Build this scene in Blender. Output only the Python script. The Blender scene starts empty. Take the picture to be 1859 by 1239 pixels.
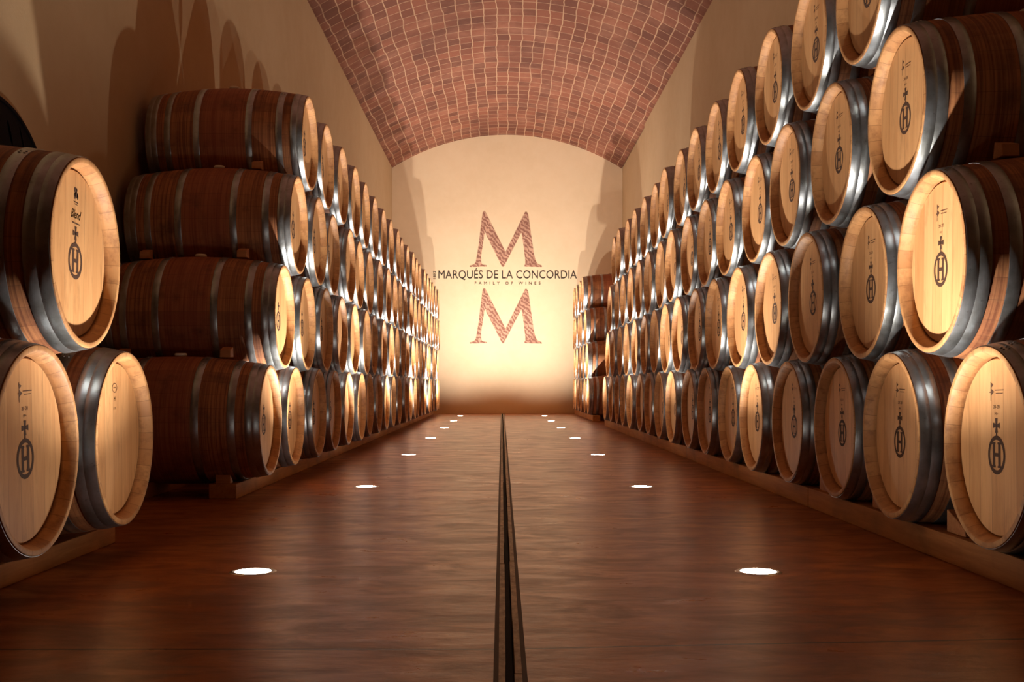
import bpy, bmesh, math, random
from mathutils import Vector, Matrix
random.seed(7)
SC = bpy.context.scene
COL = SC.collection
PI = math.pi

# ------------------------------------------------------------------ camera
F_PX, W, H = 2050.0, 1859, 1239
VPX, VPY = 911.0, 699.0
CAM_Z = 0.58
cam_data = bpy.data.cameras.new('camera')
cam_data.sensor_width = 36.0
cam_data.lens = F_PX / W * 36.0
cam_data.shift_x = (W / 2 - VPX) / W
cam_data.shift_y = (VPY - H / 2) / W
cam_data.clip_start = 0.05
cam_data.clip_end = 100
cam = bpy.data.objects.new('camera', cam_data)
cam.location = (0, 0, CAM_Z)
cam.rotation_euler = (PI / 2, 0, 0)
COL.objects.link(cam)
SC.camera = cam

# ------------------------------------------------------------------ light levels
LAMP_W = 105.0
LENS_E = 120.0
LAMP_COL = (1.0, 0.91, 0.80)
SC.cycles.max_bounces = 6
SC.cycles.diffuse_bounces = 3
SC.cycles.glossy_bounces = 3
SC.cycles.caustics_reflective = False
SC.cycles.caustics_refractive = False
SC.view_settings.view_transform = 'Standard'
SC.view_settings.look = 'None'
SC.view_settings.gamma = 1
SC.view_settings.use_curve_mapping = False
SC.view_settings.exposure = 0.22
wd = bpy.data.worlds.new('world')
SC.world = wd
wd.use_nodes = True
wd.node_tree.nodes['Background'].inputs[0].default_value = (0.02, 0.015, 0.01, 1)
wd.node_tree.nodes['Background'].inputs[1].default_value = 0.2

# ------------------------------------------------------------------ layout
XL, XR, YB, YN = -2.215, 2.40, 22.8, -4.0       # side walls, back wall, near wall
Z_SPRING, RISE = 4.95, 0.68
AX = 0.017                                     # drain centre line
RIM_L, RIM_R = -1.205, 1.395                   # front rims of the barrel stacks
PITCH, ROW = 0.75, 0.58
Z1 = 0.399
LEN, RB, RC = 0.95, 0.343, 0.294
SL, ROW_L, Z1_L = 0.975, 0.565, 0.395         # the left barrels are a little slimmer

# ------------------------------------------------------------------ helpers
def link(o):
    COL.objects.link(o)
    return o

def obj(name, bm, mats, parent=None, smooth=False):
    me = bpy.data.meshes.new(name)
    bmesh.ops.recalc_face_normals(bm, faces=bm.faces)
    bm.to_mesh(me)
    bm.free()
    if not isinstance(mats, (list, tuple)):
        mats = [mats]
    for m in mats:
        me.materials.append(m)
    if smooth:
        for p in me.polygons:
            p.use_smooth = True
    o = link(bpy.data.objects.new(name, me))
    o.parent = parent
    return o

def tag(o, label=None, cat=None, group=None, kind=None):
    if label: o['label'] = label
    if cat: o['category'] = cat
    if group: o['group'] = group
    if kind: o['kind'] = kind
    return o

def empty(name, loc, label, cat, group=None, rz=0.0):
    o = link(bpy.data.objects.new(name, None))
    o.location = loc
    o.rotation_euler = (0, 0, rz)
    o.empty_display_size = 0.1
    return tag(o, label, cat, group)

def box(bm, x0, x1, y0, y1, z0, z1, mi=0):
    v = [bm.verts.new(p) for p in ((x0,y0,z0),(x1,y0,z0),(x1,y1,z0),(x0,y1,z0),(x0,y0,z1),(x1,y0,z1),(x1,y1,z1),(x0,y1,z1))]
    for f in ((0,3,2,1),(4,5,6,7),(0,1,5,4),(1,2,6,5),(2,3,7,6),(3,0,4,7)):
        bm.faces.new([v[i] for i in f]).material_index = mi
    return v

def box_bevel(x0, x1, y0, y1, z0, z1, b=0.004):
    bm = bmesh.new()
    box(bm, x0, x1, y0, y1, z0, z1)
    bmesh.ops.bevel(bm, geom=list(bm.edges), offset=b, segments=2, profile=0.6, affect='EDGES')
    return bm

def revolve_x(bm, prof, n=64, close=False, cap0=False, cap1=False, mi=0):
    """prof: (x, r) pairs turned about the X axis"""
    rings = []
    for x, r in prof:
        rings.append([bm.verts.new((x, r * math.sin(2*PI*k/n), r * math.cos(2*PI*k/n))) for k in range(n)])
    pairs = list(zip(rings[:-1], rings[1:]))
    if close:
        pairs.append((rings[-1], rings[0]))
    for a, b in pairs:
        for k in range(n):
            bm.faces.new((a[k], a[(k+1) % n], b[(k+1) % n], b[k])).material_index = mi
    if cap0: bm.faces.new(rings[0]).material_index = mi
    if cap1: bm.faces.new(rings[-1][::-1]).material_index = mi

def prism(bm, pts, to3, t, mi=0):
    """closed outline pts (s, t) extruded by t; to3(s, t, depth) gives the 3D point"""
    from mathutils.geometry import tessellate_polygon
    a = [bm.verts.new(to3(s, q, 0)) for s, q in pts]
    b = [bm.verts.new(to3(s, q, t)) for s, q in pts]
    n = len(pts)
    if n > 5:
        for i, j, k in tessellate_polygon([[Vector((s, q, 0)) for s, q in pts]]):
            bm.faces.new((a[k], a[j], a[i])).material_index = mi
            bm.faces.new((b[i], b[j], b[k])).material_index = mi
    else:
        bm.faces.new(a[::-1]).material_index = mi
        bm.faces.new(b).material_index = mi
    for k in range(n):
        bm.faces.new((a[k], a[(k+1) % n], b[(k+1) % n], b[k])).material_index = mi

def text_mesh(body, shear=0.0, spacing=1.0, extrude=0.0, align='CENTER', bold=0.0):
    cu = bpy.data.curves.new('lettering', 'FONT')
    cu.body = body
    cu.shear = shear
    cu.offset = bold
    cu.space_character = spacing
    cu.align_x = align
    cu.extrude = extrude
    cu.resolution_u = 4
    o = bpy.data.objects.new('lettering', cu)
    COL.objects.link(o)
    dg = bpy.context.evaluated_depsgraph_get()
    dg.update()
    me = bpy.data.meshes.new_from_object(o.evaluated_get(dg))
    bpy.data.objects.remove(o)
    return me

def add_text(bm, body, to3, s0, s1, t0, t1, depth, shear=0.0, spacing=1.0, rot=False):
    """text stretched into the box s0..s1, t0..t1"""
    me = text_mesh(body, shear, spacing, 0.01, bold=0.0)
    if rot:
        for v in me.vertices:
            v.co.x, v.co.y = -v.co.y, v.co.x
    xs = [v.co.x for v in me.vertices]; ys = [v.co.y for v in me.vertices]
    x0, x1, y0, y1 = min(xs), max(xs), min(ys), max(ys)
    tm = bmesh.new(); tm.from_mesh(me)
    vm = {}
    for v in tm.verts:
        s = s0 + (v.co.x - x0) / (x1 - x0) * (s1 - s0)
        t = t0 + (v.co.y - y0) / (y1 - y0) * (t1 - t0)
        vm[v.index] = bm.verts.new(to3(s, t, depth if v.co.z > 0 else 0.0))
    for f in tm.faces:
        try: bm.faces.new([vm[v.index] for v in f.verts])
        except ValueError: pass
    tm.free()
    bpy.data.meshes.remove(me)

# ------------------------------------------------------------------ node helpers
class NT:
    def __init__(self, name):
        self.m = bpy.data.materials.new(name)
        self.m.use_nodes = True
        self.t = self.m.node_tree
        self.b = self.t.nodes['Principled BSDF']
    def n(self, kind, **kw):
        o = self.t.nodes.new(kind)
        for k, v in kw.items():
            if k.startswith('i_'):
                key = k[2:]
                key = int(key) if key.isdigit() else key.replace('_', ' ')
                self.inp(o, key, v)
            else:
                setattr(o, k, v)
        return o
    def inp(self, node, key, v):
        s = node.inputs[key]
        if isinstance(v, bpy.types.NodeSocket): self.t.links.new(v, s)
        elif isinstance(v, bpy.types.Node): self.t.links.new(v.outputs[0], s)
        else: s.default_value = v
    def math(self, op, a, b=0.0, c=None, clamp=False):
        o = self.n('ShaderNodeMath', operation=op, use_clamp=clamp)
        self.inp(o, 0, a); self.inp(o, 1, b)
        if c is not None: self.inp(o, 2, c)
        return o.outputs[0]
    def mix(self, f, a, b, blend='MIX'):
        o = self.n('ShaderNodeMix', data_type='RGBA', blend_type=blend)
        self.inp(o, 0, f)
        self.inp(o, 6, a if not isinstance(a, tuple) else (*a, 1)[:4])
        self.inp(o, 7, b if not isinstance(b, tuple) else (*b, 1)[:4])
        return o.outputs[2]
    def ramp(self, f, stops):
        o = self.n('ShaderNodeValToRGB')
        e = o.color_ramp.elements
        while len(e) < len(stops): e.new(0.5)
        for k, (p, c) in enumerate(stops):
            e[k].position = p
            e[k].color = (*c, 1) if isinstance(c, tuple) else (c, c, c, 1)
        self.inp(o, 0, f)
        return o.outputs[0]
    def noise(self, vec, scale, detail=3, rough=0.5, dist=0.0):
        o = self.n('ShaderNodeTexNoise')
        self.inp(o, 'Vector', vec); self.inp(o, 'Scale', scale)
        self.inp(o, 'Detail', detail); self.inp(o, 'Roughness', rough); self.inp(o, 'Distortion', dist)
        return o.outputs[0]
    def mapping(self, vec, scale=(1,1,1), loc=(0,0,0)):
        o = self.n('ShaderNodeMapping')
        self.inp(o, 'Vector', vec); self.inp(o, 'Scale', scale); self.inp(o, 'Location', loc)
        return o.outputs[0]
    def bump(self, h, strength, dist=0.01, normal=None):
        o = self.n('ShaderNodeBump')
        self.inp(o, 'Height', h); self.inp(o, 'Strength', strength); self.inp(o, 'Distance', dist)
        if normal is not None: self.inp(o, 'Normal', normal)
        return o.outputs[0]
    def set(self, **kw):
        for k, v in kw.items():
            self.inp(self.b, k.replace('_', ' '), (*v, 1) if isinstance(v, tuple) and len(v) == 3 else v)
        return self.m

def plain(name, col, rough=0.6, metal=0.0):
    return NT(name).set(Base_Color=col, Roughness=rough, Metallic=metal)

# ------------------------------------------------------------------ materials
def mat_plaster(name, base, dark, light):
    m = NT(name)
    co = m.n('ShaderNodeTexCoord').outputs['Object']
    n1 = m.noise(co, 0.9, 6, 0.6)
    n2 = m.noise(co, 7.0, 5, 0.6)
    c = m.mix(m.ramp(n1, [(0.35, 0.0), (0.65, 1.0)]), dark, base)
    c = m.mix(m.math('MULTIPLY', m.ramp(n2, [(0.4, 0.0), (0.75, 1.0)]), 0.35), c, light)
    g = m.noise(co, 60.0, 4, 0.6)
    return m.set(Base_Color=c, Roughness=0.85, Normal=m.bump(g, 0.25, 0.004))

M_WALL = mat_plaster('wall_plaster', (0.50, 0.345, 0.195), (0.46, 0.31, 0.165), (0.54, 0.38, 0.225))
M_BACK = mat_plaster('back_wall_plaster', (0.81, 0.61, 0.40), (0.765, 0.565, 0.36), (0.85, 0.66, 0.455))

def mat_brick():
    m = NT('vault_brick')
    uv = m.n('ShaderNodeTexCoord').outputs['UV']
    nz = m.n('ShaderNodeTexNoise')
    m.inp(nz, 'Vector', uv); m.inp(nz, 'Scale', 1.6); m.inp(nz, 'Detail', 3.0)
    off = m.n('ShaderNodeVectorMath', operation='SUBTRACT')
    m.inp(off, 0, nz.outputs['Color']); off.inputs[1].default_value = (0.5, 0.5, 0.5)
    sc = m.n('ShaderNodeVectorMath', operation='SCALE')
    m.inp(sc, 0, off.outputs[0]); sc.inputs['Scale'].default_value = 0.10
    ad = m.n('ShaderNodeVectorMath', operation='ADD')
    m.inp(ad, 0, uv); m.inp(ad, 1, sc.outputs[0])
    br = m.n('ShaderNodeTexBrick', offset=0.0, offset_frequency=2, squash=1.0)
    m.inp(br, 'Vector', ad.outputs[0])
    for k, v in (('Scale', 1.0), ('Mortar Size', 0.009), ('Mortar Smooth', 0.35), ('Bias', 0.0), ('Brick Width', 0.28), ('Row Height', 0.18)):
        br.inputs[k].default_value = v
    br.inputs['Color1'].default_value = (0.108, 0.028, 0.014, 1)
    br.inputs['Color2'].default_value = (0.205, 0.060, 0.030, 1)
    br.inputs['Mortar'].default_value = (0.42, 0.24, 0.145, 1)
    st = m.noise(uv, 1.1, 5, 0.65)
    c = m.mix(m.math('MULTIPLY', m.ramp(st, [(0.48, 0.0), (0.72, 1.0)]), 0.35), br.outputs['Color'], (0.44, 0.20, 0.125))
    dk = m.noise(m.mapping(uv, (1, 1, 1), (9, 4, 0)), 0.8, 5, 0.6)
    c = m.mix(m.math('MULTIPLY', m.ramp(dk, [(0.5, 0.0), (0.72, 1.0)]), 0.5), c, (0.07, 0.018, 0.010))
    fine = m.noise(uv, 30, 4, 0.6)
    hgt = m.math('SUBTRACT', m.math('MULTIPLY', fine, 0.5), br.outputs['Fac'])
    return m.set(Base_Color=c, Roughness=0.8, Normal=m.bump(hgt, 0.6, 0.012))
M_BRICK = mat_brick()

def mat_floor():
    m = NT('polished_concrete')
    co = m.n('ShaderNodeTexCoord').outputs['Object']
    n1 = m.noise(co, 0.8, 6, 0.62, 0.4)
    n2 = m.noise(m.mapping(co, (1.2, 2.6, 1)), 2.2, 6, 0.65, 0.5)
    c = m.mix(m.ramp(n1, [(0.3, 0.0), (0.7, 1.0)]), (0.29, 0.088, 0.020), (0.44, 0.145, 0.034))
    c = m.mix(m.math('MULTIPLY', m.ramp(n2, [(0.45, 0.0), (0.7, 1.0)]), 0.7), c, (0.64, 0.26, 0.075))
    n5 = m.noise(m.mapping(co, (0.7, 1.5, 1)), 5.0, 6, 0.65, 0.8)
    c = m.mix(m.math('MULTIPLY', m.ramp(n5, [(0.42, 0.0), (0.62, 1.0)]), 0.72), c, (0.13, 0.036, 0.010))
    n3 = m.noise(co, 22, 5, 0.7)
    c = m.mix(m.math('MULTIPLY', m.ramp(n3, [(0.55, 0.0), (0.8, 1.0)]), 0.3), c, (0.10, 0.033, 0.012))
    sp = m.n('ShaderNodeSeparateXYZ'); m.inp(sp, 0, co)
    wob = m.math('MULTIPLY', m.math('SUBTRACT', m.noise(co, 1.5, 2), 0.5), 0.012)
    yy = m.math('ADD', m.math('SUBTRACT', sp.outputs[1], m.math('MULTIPLY', m.math('MAXIMUM', sp.outputs[0], 0.0), 0.085)), wob)
    seam = m.math('LESS_THAN', m.math('ABSOLUTE', m.math('SUBTRACT', yy, 2.475)), 0.006)
    c = m.mix(m.math('MULTIPLY', seam, 0.95), c, (0.025, 0.008, 0.004))
    r = m.math('ADD', 0.16, m.math('MULTIPLY', n5, 0.34))
    hb = m.noise(m.mapping(co, (0.6, 1.4, 1)), 6.0, 5, 0.6)
    hh = m.math('SUBTRACT', m.math('ADD', hb, m.math('MULTIPLY', n3, 0.12)), seam)
    return m.set(Base_Color=c, Roughness=r, Specular_IOR_Level=0.30, Normal=m.bump(hh, 0.3, 0.010))
M_FLOOR = mat_floor()

def mat_head():
    m = NT('oak_head')
    co = m.n('ShaderNodeTexCoord').outputs['Object']
    rnd = m.n('ShaderNodeObjectInfo').outputs['Random']
    sp = m.n('ShaderNodeSeparateXYZ'); m.inp(sp, 0, co)
    yb = m.math('ADD', m.math('MULTIPLY', sp.outputs[1], 12.5), m.math('MULTIPLY', rnd, 17.0))
    board = m.math('FLOOR', yb)
    wn = m.n('ShaderNodeTexWhiteNoise', noise_dimensions='1D'); m.inp(wn, 'W', board)
    fr = m.math('FRACT', yb)
    seam = m.math('LESS_THAN', m.math('MINIMUM', fr, m.math('SUBTRACT', 1.0, fr)), 0.016)
    cb = m.n('ShaderNodeCombineXYZ')
    m.inp(cb, 0, sp.outputs[1]); m.inp(cb, 1, m.math('ADD', sp.outputs[2], m.math('MULTIPLY', wn.outputs[0], 9.0))); m.inp(cb, 2, m.math('MULTIPLY', rnd, 31.0))
    gr = m.noise(m.mapping(cb.outputs[0], (26, 2.0, 1)), 2.0, 5, 0.6, 0.6)
    big = m.noise(m.mapping(cb.outputs[0], (3, 1.0, 1)), 2.2, 3, 0.5)
    c = m.mix(wn.outputs[0], (0.54, 0.27, 0.105), (0.70, 0.388, 0.172))
    c = m.mix(m.ramp(gr, [(0.35, 0.0), (0.7, 0.45)]), c, (0.43, 0.18, 0.06))
    c = m.mix(m.ramp(big, [(0.5, 0.0), (0.8, 0.5)]), c, (0.72, 0.41, 0.18))
    c = m.mix(m.math('MULTIPLY', seam, 0.55), c, (0.22, 0.09, 0.03))
    # wear and drip stains low on the head
    st = m.noise(m.mapping(cb.outputs[0], (9, 2.2, 1), (3, 1, 0)), 2.0, 5, 0.7)
    c = m.mix(m.ramp(st, [(0.54, 0.0), (0.76, 0.6)]), c, (0.30, 0.14, 0.05))
    hsv = m.n('ShaderNodeHueSaturation')
    m.inp(hsv, 'Value', m.math('ADD', 0.82, m.math('MULTIPLY', rnd, 0.30)))
    m.inp(hsv, 'Color', c)
    return m.set(Base_Color=hsv.outputs[0], Roughness=0.55, Normal=m.bump(gr, 0.12, 0.002))
M_HEAD = mat_head()

def mat_stave():
    """outer staves: seams along the barrel, saw marks around it, wine stain about the bung"""
    m = NT('oak_staves')
    co = m.n('ShaderNodeTexCoord').outputs['Object']
    rnd = m.n('ShaderNodeObjectInfo').outputs['Random']
    sp = m.n('ShaderNodeSeparateXYZ'); m.inp(sp, 0, co)
    ang = m.math('MULTIPLY', m.math('ADD', m.math('ARCTAN2', sp.outputs[1], sp.outputs[2]), PI), 28 / (2 * PI))
    stv = m.math('FLOOR', ang)
    wn = m.n('ShaderNodeTexWhiteNoise', noise_dimensions='2D')
    cw = m.n('ShaderNodeCombineXYZ'); m.inp(cw, 0, stv); m.inp(cw, 1, m.math('MULTIPLY', rnd, 37.0))
    m.inp(wn, 'Vector', cw.outputs[0])
    fr = m.math('FRACT', ang)
    seam = m.math('LESS_THAN', m.math('MINIMUM', fr, m.math('SUBTRACT', 1.0, fr)), 0.012)
    off = m.n('ShaderNodeVectorMath', operation='ADD')
    cr = m.n('ShaderNodeCombineXYZ'); m.inp(cr, 1, m.math('MULTIPLY', rnd, 13.0)); m.inp(cr, 0, m.math('MULTIPLY', rnd, 5.0))
    m.inp(off, 0, co); m.inp(off, 1, cr.outputs[0])
    ar = m.noise(m.mapping(off.outputs[0], (70, 1.0, 1.0)), 1.6, 5, 0.6, 0.2)      # marks around the barrel
    gr = m.noise(m.mapping(off.outputs[0], (2.5, 40, 40)), 1.2, 4, 0.6)             # grain along the stave
    bl = m.noise(off.outputs[0], 7.0, 5, 0.6)
    c = m.mix(wn.outputs[0], (0.36, 0.135, 0.052), (0.54, 0.225, 0.088))
    c = m.mix(m.ramp(ar, [(0.42, 0.0), (0.62, 0.8)]), c, (0.15, 0.040, 0.017))
    c = m.mix(m.ramp(gr, [(0.5, 0.0), (0.75, 0.35)]), c, (0.40, 0.19, 0.08))
    # wine stain between the bilge hoops
    dx = m.math('ABSOLUTE', m.math('SUBTRACT', sp.outputs[0], LEN / 2))
    mid = m.ramp(dx, [(0.10, 1.0), (0.17, 0.0)])
    c = m.mix(m.math('MULTIPLY', mid, 0.5), c, (0.33, 0.070, 0.036))
    c = m.mix(m.ramp(bl, [(0.52, 0.0), (0.74, 0.7)]), c, (0.08, 0.026, 0.012))
    c = m.mix(m.math('MULTIPLY', seam, 0.45), c, (0.04, 0.014, 0.007))
    h = m.math('SUBTRACT', m.math('MULTIPLY', ar, 0.5), m.math('MULTIPLY', seam, 0.4))
    return m.set(Base_Color=c, Roughness=0.62, Normal=m.bump(h, 0.25, 0.003))
M_STAVE = mat_stave()

def mat_rim():
    m = NT('oak_rim')
    co = m.n('ShaderNodeTexCoord').outputs['Object']
    rnd = m.n('ShaderNodeObjectInfo').outputs['Random']
    sp = m.n('ShaderNodeSeparateXYZ'); m.inp(sp, 0, co)
    ang = m.math('MULTIPLY', m.math('ADD', m.math('ARCTAN2', sp.outputs[1], sp.outputs[2]), PI), 28 / (2 * PI))
    wn = m.n('ShaderNodeTexWhiteNoise', noise_dimensions='2D')
    cw = m.n('ShaderNodeCombineXYZ'); m.inp(cw, 0, m.math('FLOOR', ang)); m.inp(cw, 1, m.math('MULTIPLY', rnd, 37.0))
    m.inp(wn, 'Vector', cw.outputs[0])
    fr = m.math('FRACT', ang)
    seam = m.math('LESS_THAN', m.math('MINIMUM', fr, m.math('SUBTRACT', 1.0, fr)), 0.02)
    off = m.n('ShaderNodeVectorMath', operation='ADD')
    cr = m.n('ShaderNodeCombineXYZ'); m.inp(cr, 0, m.math('MULTIPLY', rnd, 9.0))
    m.inp(off, 0, co); m.inp(off, 1, cr.outputs[0])
    nz = m.noise(off.outputs[0], 26, 5, 0.65)
    c = m.mix(wn.outputs[0], (0.45, 0.21, 0.078), (0.60, 0.315, 0.128))
    c = m.mix(m.ramp(nz, [(0.47, 0.0), (0.72, 0.75)]), c, (0.26, 0.105, 0.04))
    c = m.mix(m.math('MULTIPLY', seam, 0.5), c, (0.16, 0.06, 0.02))
    return m.set(Base_Color=c, Roughness=0.6, Normal=m.bump(nz, 0.15, 0.002))
M_RIM = mat_rim()

def mat_steel():
    m = NT('galvanised_steel')
    co = m.n('ShaderNodeTexCoord').outputs['Object']
    rnd = m.n('ShaderNodeObjectInfo').outputs['Random']
    off = m.n('ShaderNodeVectorMath', operation='ADD')
    cr = m.n('ShaderNodeCombineXYZ'); m.inp(cr, 0, m.math('MULTIPLY', rnd, 11.0))
    m.inp(off, 0, co); m.inp(off, 1, cr.outputs[0])
    n1 = m.noise(off.outputs[0], 9, 5, 0.6)
    n2 = m.noise(off.outputs[0], 70, 4, 0.6)
    n3 = m.noise(m.mapping(off.outputs[0], (60, 3, 3)), 2, 3, 0.5)
    c = m.mix(m.ramp(n1, [(0.35, 0.0), (0.7, 1.0)]), (0.31, 0.325, 0.32), (0.54, 0.585, 0.64))
    c = m.mix(m.ramp(n2, [(0.62, 0.0), (0.8, 0.7)]), c, (0.10, 0.085, 0.07))
    r = m.math('ADD', 0.24, m.math('MULTIPLY', n1, 0.20))
    h = m.math('ADD', n3, m.math('MULTIPLY', n2, 0.3))
    return m.set(Base_Color=c, Roughness=r, Metallic=0.92, Normal=m.bump(h, 0.12, 0.002))
M_STEEL = mat_steel()

def mat_timber():
    m = NT('rough_timber')
    co = m.n('ShaderNodeTexCoord').outputs['Object']
    gr = m.noise(m.mapping(co, (30, 2, 30)), 1.3, 5, 0.6, 0.5)
    bl = m.noise(co, 3.0, 5, 0.6)
    c = m.mix(m.ramp(gr, [(0.3, 0.0), (0.7, 1.0)]), (0.36, 0.145, 0.045), (0.54, 0.25, 0.085))
    c = m.mix(m.ramp(bl, [(0.5, 0.0), (0.75, 0.6)]), c, (0.12, 0.05, 0.022))
    return m.set(Base_Color=c, Roughness=0.75, Normal=m.bump(gr, 0.3, 0.004))
M_TIMBER = mat_timber()

def mat_chock():
    m = NT('pine_chock')
    co = m.n('ShaderNodeTexCoord').outputs['Object']
    gr = m.noise(m.mapping(co, (6, 50, 50)), 1.3, 5, 0.6, 0.5)
    c = m.mix(m.ramp(gr, [(0.3, 0.0), (0.7, 1.0)]), (0.40, 0.16, 0.06), (0.56, 0.26, 0.11))
    return m.set(Base_Color=c, Roughness=0.7, Normal=m.bump(gr, 0.2, 0.002))
M_CHOCK = mat_chock()

M_BRAND = plain('branded_wood', (0.06, 0.024, 0.011), 0.8)
M_FAINT = plain('faint_print', (0.10, 0.042, 0.018), 0.8)
M_BUNG = plain('silicone_bung', (0.90, 0.86, 0.76), 0.45)
M_INK = plain('painted_lettering', (0.022, 0.016, 0.012), 0.7)
M_BEZEL = plain('stainless_bezel', (0.5, 0.48, 0.45), 0.3, 1.0)
M_SLOT = plain('black_slot', (0.006, 0.006, 0.008), 0.6)
M_GLOSS = plain('black_gloss', (0.003, 0.003, 0.005), 0.6)
M_GLOSS.node_tree.nodes['Principled BSDF'].inputs['Specular IOR Level'].default_value = 0.1
M_GLINT = plain('painted_glint', (0.5, 0.48, 0.42), 0.3, 1.0)

def mat_engraved():
    """brown engraved print inside the big letters"""
    m = NT('engraved_print')
    co = m.n('ShaderNodeTexCoord').outputs['Object']
    wv = m.n('ShaderNodeTexWave', wave_type='BANDS', bands_direction='DIAGONAL')
    m.inp(wv, 'Vector', m.mapping(co, (1, 1, 1)))
    for k, v in (('Scale', 6.5), ('Distortion', 9.0), ('Detail', 3.0), ('Detail Scale', 1.3), ('Detail Roughness', 0.6)):
        wv.inputs[k].default_value = v
    n = m.noise(co, 3.0, 5, 0.6)
    c = m.mix(m.ramp(wv.outputs['Fac'] if 'Fac' in wv.outputs else wv.outputs[1], [(0.35, 0.0), (0.62, 1.0)]), (0.27, 0.115, 0.08), (0.56, 0.32, 0.22))
    c = m.mix(m.ramp(n, [(0.45, 0.0), (0.7, 0.6)]), c, (0.22, 0.09, 0.06))
    sp = m.n('ShaderNodeSeparateXYZ'); m.inp(sp, 0, co)
    return m.set(Base_Color=c, Roughness=0.7)
M_ENGRAVE = mat_engraved()

def mat_emit(name, col, strength):
    m = NT(name)
    m.set(Base_Color=col, Roughness=0.3)
    m.inp(m.b, 'Emission Color', (*col, 1))
    m.inp(m.b, 'Emission Strength', strength)
    return m.m
M_LENS = mat_emit('lamp_lens', (1.0, 0.91, 0.78), LENS_E)

def mat_kerb():
    m = NT('worn_edging')
    co = m.n('ShaderNodeTexCoord').outputs['Object']
    n = m.noise(m.mapping(co, (12, 5, 1)), 3.0, 5, 0.7)
    c = m.mix(m.ramp(n, [(0.35, 0.0), (0.65, 1.0)]), (0.22, 0.16, 0.10), (0.55, 0.45, 0.31))
    return m.set(Base_Color=c, Roughness=0.55, Normal=m.bump(n, 0.4, 0.004))
M_KERB = mat_kerb()
M_GROUT = plain('dark_grout', (0.045, 0.022, 0.012), 0.7)

# ------------------------------------------------------------------ the room
def struct(name, bm, m, smooth=False):
    o = obj(name, bm, m, None, smooth)
    o['kind'] = 'structure'
    return o

# floor: one slab with the drain slot left open
g0, g1 = AX - 0.034, AX + 0.034
bm = bmesh.new()
box(bm, XL - 0.1, g0, YN, YB + 0.1, -0.20, 0.0)
box(bm, g1, XR + 0.1, YN, YB + 0.1, -0.20, 0.0)
box(bm, g0, g1, YN, YB + 0.1, -0.20, -0.12)
struct('floor', bm, M_FLOOR)

def slot():
    t = empty('drain_channel', (AX, 0, 0), 'narrow slotted drain channel running down the middle of the brown floor', 'drain')
    for s in (-1, 1):
        b = bmesh.new(); box(b, *sorted((s*0.0235, s*0.034)), YN, YB, -0.10, -0.001)
        obj('grout_strip', b, M_GROUT, t)
        # worn edging cut into lengths, each slightly shifted
        b = bmesh.new(); y = YN
        rr = random.Random(3 + s)
        while y < YB:
            y1 = min(YB, y + rr.uniform(0.35, 0.6)); j = rr.uniform(-0.0012, 0.0012)
            box(b, *sorted((s*(0.0093 + j), s*(0.0235))), y, y1 - 0.002, -0.10, 0.0008 + j * 0.6)
            y = y1
        obj('edging', b, M_KERB, t)
    b = bmesh.new(); box(b, -0.0235, 0.0235, YN, YB, -0.118, -0.101)
    obj('trough', b, M_SLOT, t)
slot()

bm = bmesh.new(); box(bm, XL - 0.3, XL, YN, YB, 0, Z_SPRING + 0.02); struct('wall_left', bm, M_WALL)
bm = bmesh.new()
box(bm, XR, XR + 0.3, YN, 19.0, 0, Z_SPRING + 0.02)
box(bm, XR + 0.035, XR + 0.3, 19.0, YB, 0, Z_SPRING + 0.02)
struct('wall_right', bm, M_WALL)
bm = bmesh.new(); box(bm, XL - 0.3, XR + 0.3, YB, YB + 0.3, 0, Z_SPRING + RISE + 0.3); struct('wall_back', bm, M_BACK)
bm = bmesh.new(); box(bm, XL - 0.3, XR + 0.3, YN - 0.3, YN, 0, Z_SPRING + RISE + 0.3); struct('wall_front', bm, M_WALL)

# barrel vault: segmental arc with real thickness, UV in metres
def vault():
    c = (XR - XL) / 2 + 0.02
    R = (c * c + RISE * RISE) / (2 * RISE)
    a = math.asin(c / R)
    cx, cz = (XL + XR) / 2, Z_SPRING + RISE - R
    bm = bmesh.new()
    uvl = bm.loops.layers.uv.new('uv')
    n, m = 48, 54
    def ring(rad):
        return [[bm.verts.new((cx + rad*math.sin(-a + 2*a*i/n), YN + (YB + 0.02 - YN)*j/m, cz + rad*math.cos(-a + 2*a*i/n))) for j in range(m+1)] for i in range(n+1)]
    lo, hi = ring(R), ring(R + 0.2)
    for i in range(n):
        for j in range(m):
            f = bm.faces.new((lo[i][j], lo[i][j+1], lo[i+1][j+1], lo[i+1][j]))
            f.smooth = True
            for l, (p, q) in zip(f.loops, ((i, j), (i, j+1), (i+1, j+1), (i+1, j))):
                l[uvl].uv = (YN + (YB - YN)*q/m, R*(2*a*p/n) + 0.05)
            bm.faces.new((hi[i][j], hi[i+1][j], hi[i+1][j+1], hi[i][j+1]))
    for i in (0, n):
        for j in range(m):
            bm.faces.new((lo[i][j], hi[i][j], hi[i][j+1], lo[i][j+1]))
    me = bpy.data.meshes.new('ceiling'); bm.to_mesh(me); bm.free()
    me.materials.append(M_BRICK)
    o = link(bpy.data.objects.new('ceiling', me)); o['kind'] = 'structure'
vault()

# ------------------------------------------------------------------ back wall lettering
K = YB / F_PX
def wp(px, py):            # photo position on the back wall, in metres
    return ((px - VPX) * K, CAM_Z + (VPY - py) * K)
def back3(s, t, d): return (s, -d, t)

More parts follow.
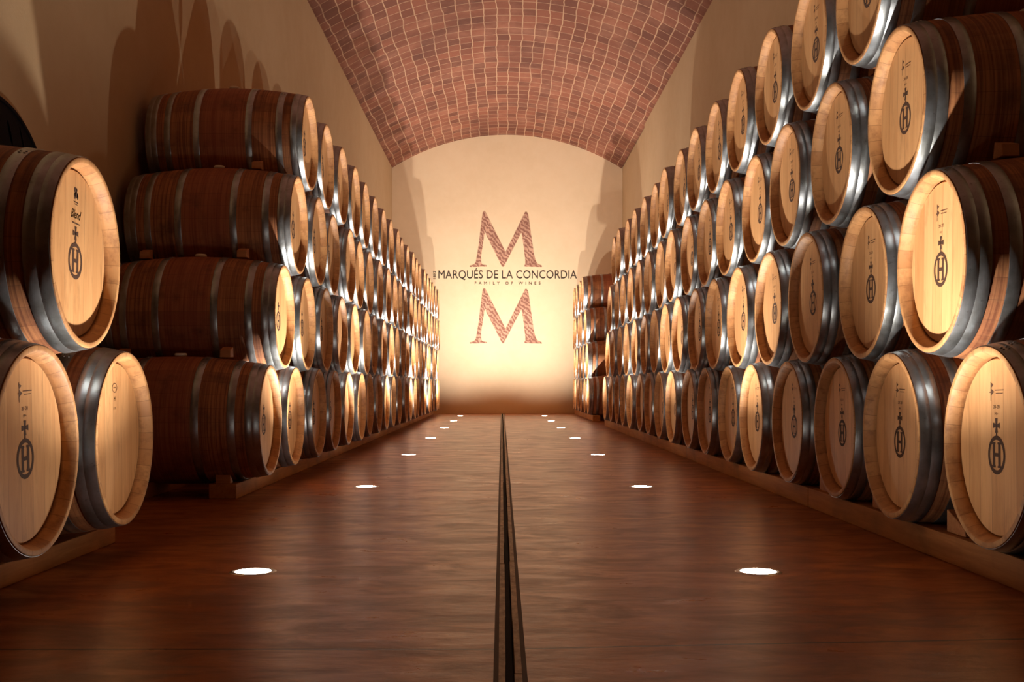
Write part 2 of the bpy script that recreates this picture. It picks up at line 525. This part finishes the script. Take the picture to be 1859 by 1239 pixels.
def big_m(py_top, py_bot, label):
    # outline in units: 0..1285 crop scale of the photographed letter
    P = [(335,525),(335,517),(362,510),(378,498),(387,478),(408,350),(440,85),(447,68),(456,62),(466,70),(476,92),
         (632,402),(786,88),(794,72),(803,68),(812,74),(821,92),(868,420),(884,480),(900,502),(935,517),(935,526),
         (790,522),(790,512),(796,500),(797,470),(780,330),(765,238),(745,275),(622,515),(610,525),(598,512),
         (478,272),(460,228),(452,275),(428,440),(430,490),(440,508),(475,514),(475,522)]
    sx = 1 / 4.589
    base = wp(922, py_bot)
    hz = (wp(0, py_top)[1] - base[1])
    bm = bmesh.new()
    pts = [((780 + x * sx - 922) * K, (525 - y) / (525 - 62) * hz) for x, y in P]
    prism(bm, pts, lambda s, t, d: (s, -d, t), 0.006)
    o = obj('letter_m', bm, M_ENGRAVE)
    o.location = (base[0], YB - 0.001, base[1])
    tag(o, label, 'letter', 'pair of large letters on the back wall')
big_m(384, 485, 'large brown engraved serif letter M above the black lettering on cream wall')
big_m(524, 624, 'large brown engraved serif letter M below the black lettering on cream wall')

def wall_text(name, body, x0, x1, y0, y1, label, spacing=1.0, rot=False):
    cx, cz = wp((x0 + x1) / 2, (y0 + y1) / 2)
    hw, hh = (x1 - x0) / 2 * K, (y1 - y0) / 2 * K
    bm = bmesh.new()
    add_text(bm, body, lambda s, t, d: (s, -d, t), -hw, hw, -hh, hh, 0.005, 0.0, spacing, rot)
    o = obj(name, bm, M_INK)
    o.location = (cx, YB - 0.001, cz)
    tag(o, label, 'lettering', 'black lettering on the back wall')
wall_text('wall_lettering', 'MARQU\u00c9S DE LA CONCORDIA', 796, 1047, 487.5, 509, 'long line of black capital lettering between the two large letters', 1.02)
wall_text('wall_lettering', 'FAMILY OF WINES', 862, 981, 512, 517, 'tiny widely spaced black lettering just under the long black line', 2.0)
wall_text('wall_lettering', '1812', 786.5, 791.5, 492.5, 507, 'tiny black year number turned upright at the start of the long line', 1.05, True)

# ------------------------------------------------------------------ in-ground lamps
def make_lamp():
    t = empty('floor_lamp', (0, 0, 0), '', 'lamp')
    bm = bmesh.new()
    n = 40
    prof = [(0.055, 0.0005), (0.056, 0.0024), (0.067, 0.0024), (0.072, 0.0004), (0.072, -0.02), (0.055, -0.02)]
    rings = [[bm.verts.new((r*math.cos(2*PI*k/n), r*math.sin(2*PI*k/n), z)) for k in range(n)] for r, z in prof]
    for a, b in zip(rings, rings[1:] + rings[:1]):
        for k in range(n): bm.faces.new((a[k], a[(k+1)%n], b[(k+1)%n], b[k]))
    obj('bezel', bm, M_BEZEL, t, True)
    bm = bmesh.new()
    prev = None
    top = []
    for r, z in ((0.055, 0.0016), (0.045, 0.0024), (0.022, 0.0028)):
        ring = [bm.verts.new((r*math.cos(2*PI*k/n), r*math.sin(2*PI*k/n), z)) for k in range(n)]
        if prev:
            for k in range(n): bm.faces.new((prev[k], prev[(k+1)%n], ring[(k+1)%n], ring[k]))
        prev = ring
    bm.faces.new(prev)
    obj('lens', bm, M_LENS, t, True)
    return t
lamp0 = make_lamp()
ld = bpy.data.lights.new('lamp_light', 'SPOT')
ld.shadow_soft_size = 0.022; ld.spot_size = math.radians(122); ld.spot_blend = 0.9; ld.energy = LAMP_W; ld.color = LAMP_COL
LS, LD0, LXH = 2.92, 3.50, 0.783
ordn = ['first', 'second', 'third', 'fourth', 'fifth', 'sixth', 'seventh', 'eighth', 'ninth', 'tenth', 'eleventh', 'twelfth', 'thirteenth', 'fourteenth', 'fifteenth', 'sixteenth', 'seventeenth', 'eighteenth', 'nineteenth', 'twentieth', 'twenty-first', 'twenty-second', 'twenty-third']
def dup(root, loc, rz=None):
    r = root.copy(); COL.objects.link(r); r.location = loc
    if rz is not None: r.rotation_euler = (0, 0, rz)
    for ch in list(root.children):
        c = ch.copy(); COL.objects.link(c); c.parent = r
        for g in list(ch.children):
            d = g.copy(); COL.objects.link(d); d.parent = c
    return r
first = True
for side, sx in (('left', -1), ('right', 1)):
    for i in range(0, 7):
        loc = (AX - 0.005 + sx * LXH, LD0 + LS * i, 0)
        if first: t = lamp0; t.location = loc; first = False
        else: t = dup(lamp0, loc)
        lb = 'small round lit lamp sunk in the floor %s of the drain, %s from the front' % (side, ordn[i])
        tag(t, lb, 'lamp', 'lamps sunk in the floor along the aisle')
        l = link(bpy.data.objects.new('lamp_light', ld)); l.parent = t
        l.location = (0, 0, 0.028)
        # the last two pairs are turned a little towards the lettered wall
        tilt = {6: 0.46, 5: 0.46, 4: 0.30}.get(i, 0.0)
        l.rotation_euler = (PI - tilt, 0, 0)
        if i >= 4:
            l.data = ld.copy(); l.data.energy = LAMP_W * {6: 2.2, 5: 3.8, 4: 2.3}[i]

# ------------------------------------------------------------------ barrels
def r_at(x):
    u = abs(2 * x / LEN - 1)
    return RB - (RB - RC) * (u ** 1.9)

def head3(s, t, d, x0=0.0398): return (x0 - d, -s, t)

def brand_bm():
    """ring with an H inside and a cross on top"""
    bm = bmesh.new()
    cz = -0.024; n = 40; ro, ri = 0.057, 0.0445
    o_ = [bm.verts.new(head3(ro*math.sin(2*PI*k/n), cz + ro*math.cos(2*PI*k/n), 0.0004)) for k in range(n)]
    i_ = [bm.verts.new(head3(ri*math.sin(2*PI*k/n), cz + ri*math.cos(2*PI*k/n), 0.0004)) for k in range(n)]
    for k in range(n): bm.faces.new((o_[k], o_[(k+1)%n], i_[(k+1)%n], i_[k]))
    def q(s0, s1, t0, t1, e=0.0): bm.faces.new([bm.verts.new(head3(s, t + cz, 0.0005 + e)) for s, t in ((s0,t0),(s1,t0),(s1,t1),(s0,t1))])
    for s in (-1, 1):
        q(s*0.0185 - 0.0075, s*0.0185 + 0.0075, -0.036, 0.036)
        q(s*0.019 - 0.012, s*0.019 + 0.012, 0.031, 0.037, 0.0001)
        q(s*0.019 - 0.012, s*0.019 + 0.012, -0.037, -0.031, 0.0001)
    q(-0.014, 0.014, -0.005, 0.006, 0.0001)
    # cross with widening arms
    c0 = 0.086
    q(-0.0035, 0.0035, 0.055, c0 + 0.004, 0.0001)
    for dx, dz in ((0,1),(0,-1),(1,0),(-1,0)):
        pts = [(-0.003, 0.0), (0.003, 0.0), (0.0085, 0.022), (-0.0085, 0.022)]
        if dz: p2 = [(a, dz*b*0.95) for a, b in pts]
        else: p2 = [(dx*b, a) for a, b in pts]
        bm.faces.new([bm.verts.new(head3(a, cz + c0 + b, 0.0007)) for a, b in p2])
    return bm

def maker_bm(kind):
    bm = bmesh.new()
    e = 0.0005
    def q(pts): bm.faces.new([bm.verts.new(head3(s, t, e)) for s, t in pts])
    def bar(s0, s1, t0, t1): q([(s0,t0),(s1,t0),(s1,t1),(s0,t1)])
    def disc(cs, ct, rs, rt, n=18): q([(cs + rs*math.cos(2*PI*k/n), ct + rt*math.sin(2*PI*k/n)) for k in range(n)])
    if kind == 'cooper':          # tall pointed B, two thin lines, small dates
        bar(-0.036, -0.033, 0.135, 0.190)
        q([(-0.033, 0.172), (-0.018, 0.181), (-0.033, 0.187)]); q([(-0.033, 0.150), (-0.014, 0.160), (-0.033, 0.170)])
        bar(-0.044, -0.020, 0.158, 0.161)
        bar(-0.008, 0.050, 0.164, 0.1665); bar(-0.002, 0.044, 0.155, 0.157)
        add_text(bm, '20-20', lambda s, t, d: head3(s, t, e), -0.020, 0.022, 0.112, 0.122, 0.0)
        add_text(bm, 'M+', lambda s, t, d: head3(s, t, e), -0.010, 0.012, 0.092, 0.100, 0.0)
    elif kind == 'oval':          # small oval stamp and letters
        n = 24
        for r0, r1 in ((0.024, 0.0205),):
            o_ = [bm.verts.new(head3(r0*math.sin(2*PI*k/n), 0.172 + 0.7*r0*math.cos(2*PI*k/n), e)) for k in range(n)]
            i_ = [bm.verts.new(head3(r1*math.sin(2*PI*k/n), 0.172 + 0.7*r1*math.cos(2*PI*k/n), e)) for k in range(n)]
            for k in range(n): bm.faces.new((o_[k], o_[(k+1)%n], i_[(k+1)%n], i_[k]))
        bar(-0.012, 0.012, 0.171, 0.174)
        add_text(bm, 'H', lambda s, t, d: head3(s, t, e), -0.007, 0.007, 0.128, 0.142, 0.0)
        add_text(bm, 'x x', lambda s, t, d: head3(s, t, e), -0.012, 0.012, 0.098, 0.106, 0.0)
    else:                         # small dark animal badge, script word and a line
        disc(-0.006, 0.196, 0.010, 0.010); disc(0.004, 0.199, 0.006, 0.006); disc(0.002, 0.183, 0.014, 0.010)
        disc(-0.010, 0.177, 0.006, 0.010); disc(0.012, 0.179, 0.006, 0.010)
        bar(-0.018, 0.018, 0.158, 0.161); bar(-0.013, 0.013, 0.152, 0.154)
        add_text(bm, 'Blend', lambda s, t, d: head3(s, t, e), -0.040, 0.044, 0.108, 0.136, 0.0, 0.5)
        bar(-0.030, 0.032, 0.092, 0.0955)
    return bm

HOOPS = [(0.004, 0.041, 0.0022), (0.038, 0.074, 0.0030), (0.122, 0.160, 0.0022), (0.300, 0.338, 0.0022)]
HOOPS = HOOPS + [(LEN - b, LEN - a, t) for a, b, t in reversed(HOOPS)]

def hoop_bm(x0, x1, th, seed):
    bm = bmesh.new()
    e = 0.0016
    xs = [x0, (x0 + x1) / 2, x1]
    prof = [(x0, r_at(x0) - 0.001), (x0, r_at(x0) + th * 0.7), (x0 + e, r_at(x0) + th), (xs[1], r_at(xs[1]) + th),
            (x1 - e, r_at(x1) + th), (x1, r_at(x1) + th * 0.7), (x1, r_at(x1) - 0.001)]
    revolve_x(bm, prof, 80)
    # two rivets on the lap joint
    rr = random.Random(seed)
    a0 = rr.uniform(-0.5, 0.5)
    for da in (0.0, 0.05):
        for fx in (0.3, 0.7):
            x = x0 + (x1 - x0) * fx; r = r_at(x) + th; a = a0 + da
            c = Vector((x, r*math.sin(a), r*math.cos(a))); nrm = Vector((0, math.sin(a), math.cos(a)))
            t1 = Vector((1, 0, 0)); t2 = nrm.cross(t1)
            ring = [bm.verts.new(c + (t1*math.cos(2*PI*k/8) + t2*math.sin(2*PI*k/8)) * 0.0045) for k in range(8)]
            ring2 = [bm.verts.new(c + nrm*0.0022 + (t1*math.cos(2*PI*k/8) + t2*math.sin(2*PI*k/8)) * 0.003) for k in range(8)]
            for k in range(8): bm.faces.new((ring[k], ring[(k+1)%8], ring2[(k+1)%8], ring2[k]))
            bm.faces.new(ring2)
    return bm

def make_barrel(brand=True, maker=None):
    t = empty('wine_barrel', (0, 0, 0), '', 'barrel')
    bm = bmesh.new()
    xs = [0.003] + [0.003 + (LEN - 0.006) * k / 26 for k in range(1, 26)] + [LEN - 0.003]
    outer = [(x, r_at(x)) for x in xs]
    revolve_x(bm, outer + [(LEN, RC - 0.004), (LEN, 0.272), (LEN - 0.04, 0.262)], 80, cap1=True)
    obj('staves', bm, M_STAVE, t, False)
    ob = t.children[-1]
    for p in ob.data.polygons: p.use_smooth = p.area < 0.1 and p.normal.x < 0.7
    # chime: bevelled end ring the head sits in
    bm = bmesh.new()
    revolve_x(bm, [(0.0032, RC), (0.0008, RC - 0.001), (0.0, RC - 0.003), (0.0, 0.279), (0.002, 0.276), (0.030, 0.2645), (0.034, 0.2638), (0.051, 0.2638), (0.051, 0.250), (0.056, 0.250), (0.056, RC - 0.004)], 80, close=True)
    ob = obj('chime', bm, M_RIM, t, False)
    for p in ob.data.polygons: p.use_smooth = True
    ob.data.set_sharp_from_angle(angle=math.radians(35))
    bm = bmesh.new()
    revolve_x(bm, [(0.0505, 0.2575), (0.0415, 0.2575), (0.040, 0.2555)], 80, cap1=True)
    hd = obj('head', bm, M_HEAD, t)
    for k, (a, b, th) in enumerate(HOOPS):
        o = obj('hoop', hoop_bm(a, b, th, k * 7 + 1), M_STEEL, t, True)
        o.data.set_sharp_from_angle(angle=math.radians(50))
    bm = bmesh.new()
    n = 20; R = RB - 0.002
    rings = [[bm.verts.new((LEN/2 + r*math.cos(2*PI*k/n), r*math.sin(2*PI*k/n), R + z)) for k in range(n)] for r, z in ((0.026, 0.0), (0.032, 0.006), (0.032, 0.015), (0.027, 0.019))]
    for a, b in zip(rings, rings[1:]):
        for k in range(n): bm.faces.new((a[k], a[(k+1)%n], b[(k+1)%n], b[k]))
    bm.faces.new(rings[-1])
    obj('bung', bm, M_BUNG, t, True)
    if brand:
        obj('brand_mark', brand_bm(), M_BRAND, hd)
    if maker:
        obj('maker_mark', maker_bm(maker), M_BRAND if maker == 'blend' else M_FAINT, hd)
    return t

protos = {}
def barrel(kind, x, y, z, side, label, group):
    if kind not in protos:
        t = make_barrel(*{'plain': (True, None), 'maker': (True, 'cooper'), 'blend': (True, 'blend'), 'oval': (False, 'oval')}[kind])
        protos[kind] = t
        t.location = (x, y, z)
    else:
        t = dup(protos[kind], (x, y, z))
    rr = random.Random(int(abs(x*1000) + y*1000 + z*77))
    roll = rr.uniform(-0.05, 0.05)
    # turn about the barrel's own axis a little, then face the aisle
    t.rotation_euler = (roll, 0, 0) if side == 'right' else (roll, 0, PI)
    t.scale = (1, SL, SL) if side == 'left' else (1, 1, 1)
    tag(t, label, 'barrel', group)
    return t

ROWN = ['the bottom row', 'the second row', 'the third row', 'the top row']
def stack(side, rim, rows, stackname, group, makers=False):
    """rows: list of (first y, count)"""
    for r, (y0, n) in enumerate(rows):
        for i in range(n):
            y = y0 + PITCH * i
            if r == 0 or True:
                jx = random.Random(int(y*100) + r*31 + (side == 'left')*7).uniform(-0.012, 0.012)
            kind = 'maker' if (makers and y < 9.5) else 'plain'
            lb = 'oak barrel in %s, %s, %s from its near end' % (ROWN[r], stackname, ordn[i])
            barrel(kind, rim + jx, y, (Z1_L + ROW_L * r) if side == 'left' else (Z1 + ROW * r), side, lb, group)

# right, long stack with its stepped near end
YR = 3.2925
stack('right', RIM_R, [(YR, 17), (YR + 0.375, 16), (YR + 0.75, 15), (YR + 1.125, 14)], 'long right stack', 'barrels of the long right stack', True)
# right, small stack against the far wall
YF = YR + PITCH * 20
stack('right', RIM_R, [(YF, 6), (YF + 0.375, 5), (YF + 0.75, 5), (YF + 1.125, 4)], 'short far right stack', 'barrels of the short stack by the back wall')
# left, long stack
YL = 5.94
stack('left', RIM_L, [(YL, 22), (YL + 0.375, 21), (YL + 0.75, 21), (YL + 1.125, 20)], 'long left stack', 'barrels of the long left stack')
# left, three barrels nearest the viewer
barrel('maker', -1.258, 3.075, 0.402, 'left', 'nearest bottom oak barrel at left, ringed letter brand and stained rim', 'three barrels of the near left stack')
barrel('oval', -1.250, 3.765, 0.402, 'left', 'bottom oak barrel with an unbranded pale head and small oval stamp, near left stack', 'three barrels of the near left stack')
barrel('blend', -1.252, 3.42, 0.978, 'left', 'brightly lit oak barrel resting on the two nearest left barrels, with script word', 'three barrels of the near left stack')

# ------------------------------------------------------------------ timbers under the stacks
def timber(x0, x1, y0, y1, h, label):
    bm = box_bevel(-abs(x1 - x0)/2, abs(x1 - x0)/2, 0, y1 - y0, 0, h, 0.005)
    o = obj('timber_beam', bm, M_TIMBER)
    o.location = ((x0 + x1)/2, y0, 0)
    tag(o, label, 'beam', 'timbers under the barrel stacks')
HT_L, HT_R = 0.0770, 0.0925
timber(-1.485, -1.345, 5.72, 13.9, HT_L, 'long rough timber under the front of the long left stack, nearer length')
timber(-1.485, -1.345, 13.91, 22.3, HT_L, 'long rough timber under the front of the long left stack, farther length')
timber(-1.95, -1.81, 5.77, 22.3, HT_L, 'rough timber hidden under the back ends of the long left stack')
timber(-1.56, -1.42, 1.9, 4.15, HT_L - 0.007, 'thick rough timber under the three nearest left barrels')
timber(-2.02, -1.88, 1.9, 4.15, HT_L - 0.007, 'rough timber under the back ends of the three nearest left barrels')
ys = [2.3, 5.35, 8.9, 12.4, 15.95]
for k, (a, b) in enumerate(zip(ys[:-1], ys[1:])):
    timber(1.45, 1.57, a, b - 0.006, HT_R, 'rough timber length under the long right stack, %s from the front' % ordn[k])
timber(2.12, 2.24, 2.3, 15.95, HT_R, 'rough timber under the back ends of the long right stack')
timber(1.45, 1.57, 18.0, 22.5, HT_R, 'short rough timber at the foot of the stack by the back wall')
timber(2.12, 2.24, 18.0, 22.5, HT_R, 'rough timber under the back ends of the stack by the back wall')

# ------------------------------------------------------------------ chocks
def chock(xc, by, bz, ang, side_of, label, ax=0.055, w=0.075, h=0.055, rim_off=0.0):
    """a wedge sitting on the barrel (by, bz) at the angle ang from its top, at depth xc"""
    axl = (xc - RIM_R) if xc > 0 else (RIM_L - xc)
    if xc < 0: axl += rim_off
    r = max(r_at(axl - ax/2), r_at(axl + ax/2)) * (SL if xc < 0 else 1.0) + 0.0045
    bm = bmesh.new()
    a = [(-w/2, 0), (w/2, 0), (w/2 - 0.012, h), (-w/2 + 0.004, h * 0.72)]
    if side_of < 0: a = [(-s, t) for s, t in a][::-1]
    prism(bm, a, lambda s, t, d: (d - ax/2, s, t), ax)
    bmesh.ops.bevel(bm, geom=list(bm.edges), offset=0.002, segments=1, affect='EDGES')
    o = obj('wooden_chock', bm, M_CHOCK)
    o.location = (xc, by + r*math.sin(ang), bz + r*math.cos(ang))
    o.rotation_euler = (-ang, 0, 0)
    tag(o, label, 'chock', 'wooden chocks between the barrels')

for r in range(3):
    # near ends of the stacks: chock on the outer lower barrel holding the barrel above
    for side, rim, y0, nm in (('left', RIM_L, YL, 'long left stack'), ('right', RIM_R, YR, 'long right stack')):
        sg = -1 if side == 'left' else 1
        for dx, dn in ((0.24, 'front'), (0.78, 'back')):
            if r == 2 and (dx > 0.5 or side == 'right'): continue
            chock(rim + sg*dx, y0 + 0.375*r, (Z1_L + ROW_L*r) if side == 'left' else (Z1 + ROW*r), -0.02, 1,
                  'small wooden chock on the %s barrel end of the %s, %s' % (dn, ('first row', 'second row', 'third row')[r], nm))
for side, rim, y0, nm in (('right', RIM_R, YR, 'long right stack'), ('left', RIM_L, YL, 'long left stack')):
    sg = -1 if side == 'left' else 1
    for r in range(3):
        for i in range(1, 6):
            chock(rim + sg*0.20, y0 + 0.375*r + PITCH*i, (Z1_L + ROW_L*r) if side == 'left' else (Z1 + ROW*r), 0.0, 1 if i % 2 else -1,
                  'wooden chock on the %s barrel of row %s, %s' % (ordn[i], ('one', 'two', 'three')[r], nm), 0.06, 0.07, 0.06)
chock(RIM_L - 0.35, 3.075, 0.402, -0.14, -1, 'dark wooden chock on the nearest left barrel, steadying the lit barrel above', 0.08, 0.09, 0.045, -0.0)
chock(RIM_L - 0.25, 3.765, 0.402, 0.10, -1, 'flat wooden chock on the unbranded barrel, under the lit barrel', 0.06, 0.06, 0.045)

def floor_chock(x, y, h0, label, w=0.11, h=0.075, d=0.07, flip=1):
    bm = bmesh.new()
    prism(bm, [(-w/2, 0), (w/2, 0), (w/2 - 0.01, h*0.35), (-w/2, h)] if flip > 0 else [(-w/2, 0), (w/2, 0), (w/2, h), (-w/2 + 0.01, h*0.35)],
          lambda s, t, q: (q - d/2, s, t), d)
    bmesh.ops.bevel(bm, geom=list(bm.edges), offset=0.002, segments=1, affect='EDGES')
    o = obj('wooden_chock', bm, M_CHOCK); o.location = (x, y, h0)
    tag(o, label, 'chock', 'wooden chocks on the floor timbers')
floor_chock(-1.415, YL - 0.18, HT_L, 'wooden chock on the near end of the long left timber', 0.06, 0.046, 0.075)
floor_chock(-1.49, 3.42, HT_L - 0.007, 'pale wooden chock between the two nearest barrels on the left timber', 0.13, 0.07)
for i in range(0, 8):
    floor_chock(1.515, YR + PITCH*(i + 0.5), HT_R, 'pale wooden chock on the right timber, between the %s and %s bottom barrels' % (ordn[i], ordn[i+1]), 0.15, 0.075, 0.08, -1)

# ------------------------------------------------------------------ dark disc on the left wall
def disc():
    y, z, R = 4.89, 1.20, 0.64
    t = empty('wall_disc', (XL, y, z), 'large round glossy black disc on the left wall behind the nearest barrels', 'disc')
    bm = bmesh.new()
    revolve_x(bm, [(0.0, R), (0.03, R), (0.036, R - 0.006), (0.036, R - 0.02), (0.030, R - 0.025)], 96, cap0=True, cap1=True)
    obj('panel', bm, M_GLOSS, t)
    for dy, dz, ln, wd_ in ((0.125, 0.50, 0.10, 0.010), (0.255, 0.49, 0.12, 0.005)):  # highlights on the black disc, modelled as thin bright slivers
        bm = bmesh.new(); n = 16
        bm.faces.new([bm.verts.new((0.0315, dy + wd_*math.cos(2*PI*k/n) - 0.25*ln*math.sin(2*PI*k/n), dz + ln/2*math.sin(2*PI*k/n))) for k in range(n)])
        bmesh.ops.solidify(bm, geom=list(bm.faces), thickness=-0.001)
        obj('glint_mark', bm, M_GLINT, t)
disc()
